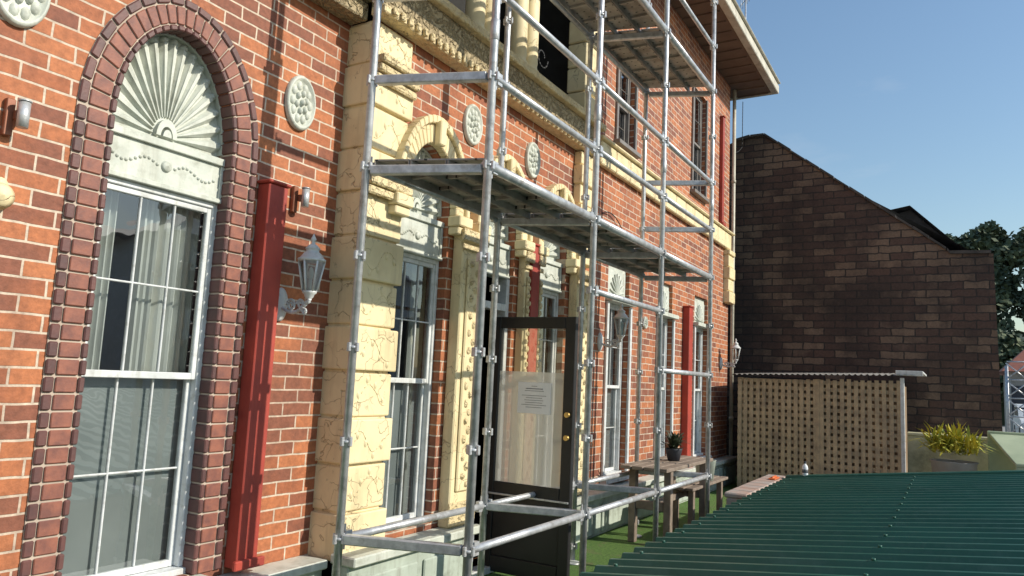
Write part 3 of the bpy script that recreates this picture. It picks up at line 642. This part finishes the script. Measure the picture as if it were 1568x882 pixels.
# ------------------------------------------------------------------ lattice shed
E=empty('lattice_shed'); X=11.5; ya,yb=.61,2.80; zt=lambda y:1.765-.03*(y-.61)
k=B('laths',LATH,E)
n=25
for i in range(n):
    y=yb-.03-(yb-ya-.05)*i/(n-1); j=random.uniform(-.006,.006); k.box(X-.02,X-.008,y-.027+j,y+.027+j,.05,zt(y)-.03-random.uniform(0,.02))
for j in range(17):
    z=.10+j*.097; k.box(X-.007,X+.006,ya+.03,yb,z-.027,z+.027)
k.done()
k=B('posts',LATH,E); k.box(X+.02,X+.09,1.62,1.70,0,1.7); k.box(X+.02,X+.09,yb-.08,yb,0,1.69); k.box(X-.025,X-.021,1.64,1.68,.05,1.7); k.done()
k=B('lining',plain('shed_lining',(.27,.19,.12),(.20,.14,.085),sc=4),E); k.box(X+.1,X+.13,ya,yb,0,1.66); k.box(X+.13,X+1.6,ya,ya+.03,0,1.66); k.box(X+.13,X+1.6,yb-.03,yb,0,1.66); k.done()
k=B('corner_post',WHITE,E); k.box(X-.03,X+.05,ya-.05,ya,0,1.76); k.box(X-.06,X+1.6,.33,.62,1.83,1.86); k.box(X-.08,X-.061,.33,.66,1.79,1.86); k.done(.004)
k=B('roof_sheet',plain('grey_sheet',(.2,.19,.18),(.13,.12,.11),sc=4,rough=.6),E)
for i in range(96):
    y0=.42+i*.0255; y1=y0+.0255; h=lambda y:.014*math.sin(y*2*math.pi/.076)
    k.quad((X-.1,y0,zt(y0)+.03+h(y0)),(X-.1,y1,zt(y1)+.03+h(y1)),(X+1.7,y1,zt(y1)+.10+h(y1)),(X+1.7,y0,zt(y0)+.10+h(y0)))
k.done()
k=B('garden_wall',YEL,None); k.box(11.8,12.0,-.62,.55,0,.98); k.box(11.78,12.02,-.62,.55,.981,1.02); k.done(.006)
E=empty('green_canopy'); k=B('panel',GCAN,E); k.hexa([(10.6,-1.6,.75),(10.6,-.62,.75),(11.5,-.40,1.05),(11.5,-1.6,1.05),(10.6,-1.6,.79),(10.6,-.62,.79),(11.5,-.40,1.09),(11.5,-1.6,1.09)]); k.box(11.5,11.56,-1.6,-.38,0,1.12); k.box(10.6,10.64,-1.6,-.62,0,.749); k.done(.008)
E=empty('spiky_plant'); k=B('leaves',LEAFY,E)
for i in range(300):
    a=random.uniform(0,6.28); el=random.uniform(.1,1.45); L=random.uniform(.2,.46); c0=Vector((11.2+random.uniform(-.14,.14),.0+random.uniform(-.26,.26),.80+random.uniform(0,.14)))
    d=Vector((math.cos(a)*math.cos(el),math.sin(a)*math.cos(el),math.sin(el))); s_=d.cross(Vector((0,0,1))).normalized()*random.uniform(.010,.020)
    m_=c0+d*L*.55; e_=c0+d*L+Vector((0,0,-L*.25))
    k.quad(c0-s_*.5,c0+s_*.5,m_+s_,m_-s_); k.quad(m_-s_,m_+s_,e_)
k.done(); k=B('pot',CONC,E); k.prof((11.2,.0,0),[(.001,0),(.2,0),(.26,.7),(.28,.72),(.24,.72),(.22,.66),(.001,.66)],18); k.done()
# ------------------------------------------------------------------ distance
def foliage(name,lobes,n,size,c1,c2):
    m,nt_,b_=newmat(name+'_leaf'); v=coord(nt_)
    nt_.links.new(mix(nt_,ramp(nt_,noise(nt_,v,.45,4),.4,.6),c1,c2),b_.inputs['Base Color']); b_.inputs['Roughness'].default_value=.8
    k=B(name,m,None)
    for (c,rx,ry,rz) in lobes:
        for i in range(n):
            d=Vector((random.gauss(0,1),random.gauss(0,1),random.gauss(0,1))).normalized(); rr=random.uniform(.55,1.08)
            q=Vector((c[0]+d.x*rx*rr,c[1]+d.y*ry*rr,c[2]+d.z*rz*rr)); u=Vector((random.gauss(0,1),random.gauss(0,1),random.gauss(0,1))).normalized(); v_=u.orthogonal().normalized(); s_=size*random.uniform(.5,1.3)
            k.quad(q-u*s_,q+v_*s_*.7,q+u*s_,q-v_*s_*.7)
    return k.done()
lob=[]
for i in range(150):
    y=random.uniform(-14,1.4); top=20.4-max(0,y+.6)*.8+.9*math.sin(y*1.3)
    z=random.uniform(2,top-1.8) if i%4 else top-1.9; x=86+(z-6)*.8+random.uniform(-1,1)
    lob.append(((x,y,z),random.uniform(1.6,2.4),random.uniform(1.2,2.1),random.uniform(1.2,2.0)))
foliage('distant_trees',lob,240,.34,(.10,.125,.06),(.045,.065,.035))
k=B('hill',plain('hill_scrub',(.06,.08,.04),(.035,.05,.025),sc=.3,rough=.9),None)
n=24
for i in range(n):
    for j in range(8):
        def P(i,j):
            y=-90+120*i/n; x=90+j*14; base=16*math.exp(-((y+14)/26)**2); return (x,y,-3+base*min(1,.6+j*.12))
        k.quad(P(i,j),P(i+1,j),P(i+1,j+1),P(i,j+1),sm=True)
for i in range(n):
    y=-90+120*i/n; y2=-90+120*(i+1)/n; g=lambda y:-3+16*math.exp(-((y+14)/26)**2)*.6
    k.quad((84,y,-3),(84,y2,-3),(90,y2,g(y2)),(90,y,g(y)))
k.done()
E=empty('distant_house'); k=B('walls',CONC,E); k.box(44,50,-9,-2.5,-1,3.0); k.done(); k=B('roof',TERR,E); k.hexa([(43.4,-9.6,3.0),(50.6,-9.6,3.0),(50.6,-2.1,3.0),(43.4,-2.1,3.0),(46.5,-7,4.6),(47.5,-7,4.6),(47.5,-3.6,4.6),(46.5,-3.6,4.6)]); k.done()
k=B('windows',SLATE,E)
for y in (-8,-6.2,-4.2,-3.2): k.box(43.95,43.99,y,y+.7,.9,2.3)
k.done()
k=B('lattice_mast',GALV,None)
for y in (-1.45,-2.0): k.cyl((27,y,-.3),(27,y,2.6),.03,8); k.cyl((27.6,y,-.3),(27.6,y,2.6),.03,8)
for j in range(5):
    z=j*.55
    k.cyl((27,-1.45,z),(27,-2.0,z+.5),.02,6); k.cyl((27.6,-2.0,z),(27.6,-1.45,z+.5),.02,6); k.cyl((27,-1.45,z+.52),(27,-2.0,z+.52),.02,6)
k.done()
E=empty('parked_car'); k=B('body',WHITE,E)
pr=[(0,.25),(0,.75),(.15,.85),(1.1,.95),(1.7,1.42),(3.1,1.45),(3.8,.98),(4.2,.9),(4.25,.3)]
cx,cy=33,-3.0
k.quad(*[(cx+a,cy-.85,z) for a,z in pr]); k.quad(*[(cx+a,cy+.85,z) for a,z in reversed(pr)])
for i in range(len(pr)-1): k.quad((cx+pr[i][0],cy-.85,pr[i][1]),(cx+pr[i][0],cy+.85,pr[i][1]),(cx+pr[i+1][0],cy+.85,pr[i+1][1]),(cx+pr[i+1][0],cy-.85,pr[i+1][1]))
k.done(); k=B('wheels_and_glass',BLACK,E)
for a in (.85,3.4):
    for s_ in (-1,1): k.cyl((cx+a,cy+s_*.72,.3),(cx+a,cy+s_*.87,.3),.31,16)
k.quad((cx+1.15,cy-.7,.99),(cx+1.15,cy+.7,.99),(cx+1.66,cy+.62,1.395),(cx+1.66,cy-.62,1.395)) ; k.box(cx+1.5,cx+3.3,cy-.862,cy+.862,1.0,1.32); k.done()
E=empty('white_house'); k=B('walls',WHITE,E); k.box(14,26,-22,-14,-.1,5.5); k.box(2,10,-24,-16,-.1,4.2); k.done()
k=B('roof',PALER,E); k.hexa([(13.5,-22.5,5.5),(26.5,-22.5,5.5),(26.5,-13.5,5.5),(13.5,-13.5,5.5),(17,-19,7),(23,-19,7),(23,-17,7),(17,-17,7)]); k.done()
k=B('windows',SLATE,E)
for x in (15,18,21,24):
    for z in (.9,3.3): k.box(x-.5,x+.5,-13.99,-13.95,z,z+1.3)
for x in (3.5,6.2,8.5): k.box(x-.5,x+.5,-15.99,-15.95,.9,2.3)
k.done()
k=B('tv_antenna',GALV,None); k.cyl((12.7,3.02,6.95),(12.7,3.02,8.75),.014,6)
k.cyl((12.45,2.85,8.40),(13.05,3.2,8.5),.009,6)
for j in range(6):
    a=Vector((12.48+j*.10,2.87+j*.06,8.41+j*.015)); k.cyl(a+Vector((0,0,-.12)),a+Vector((0,0,.12)),.006,5)
k.done()
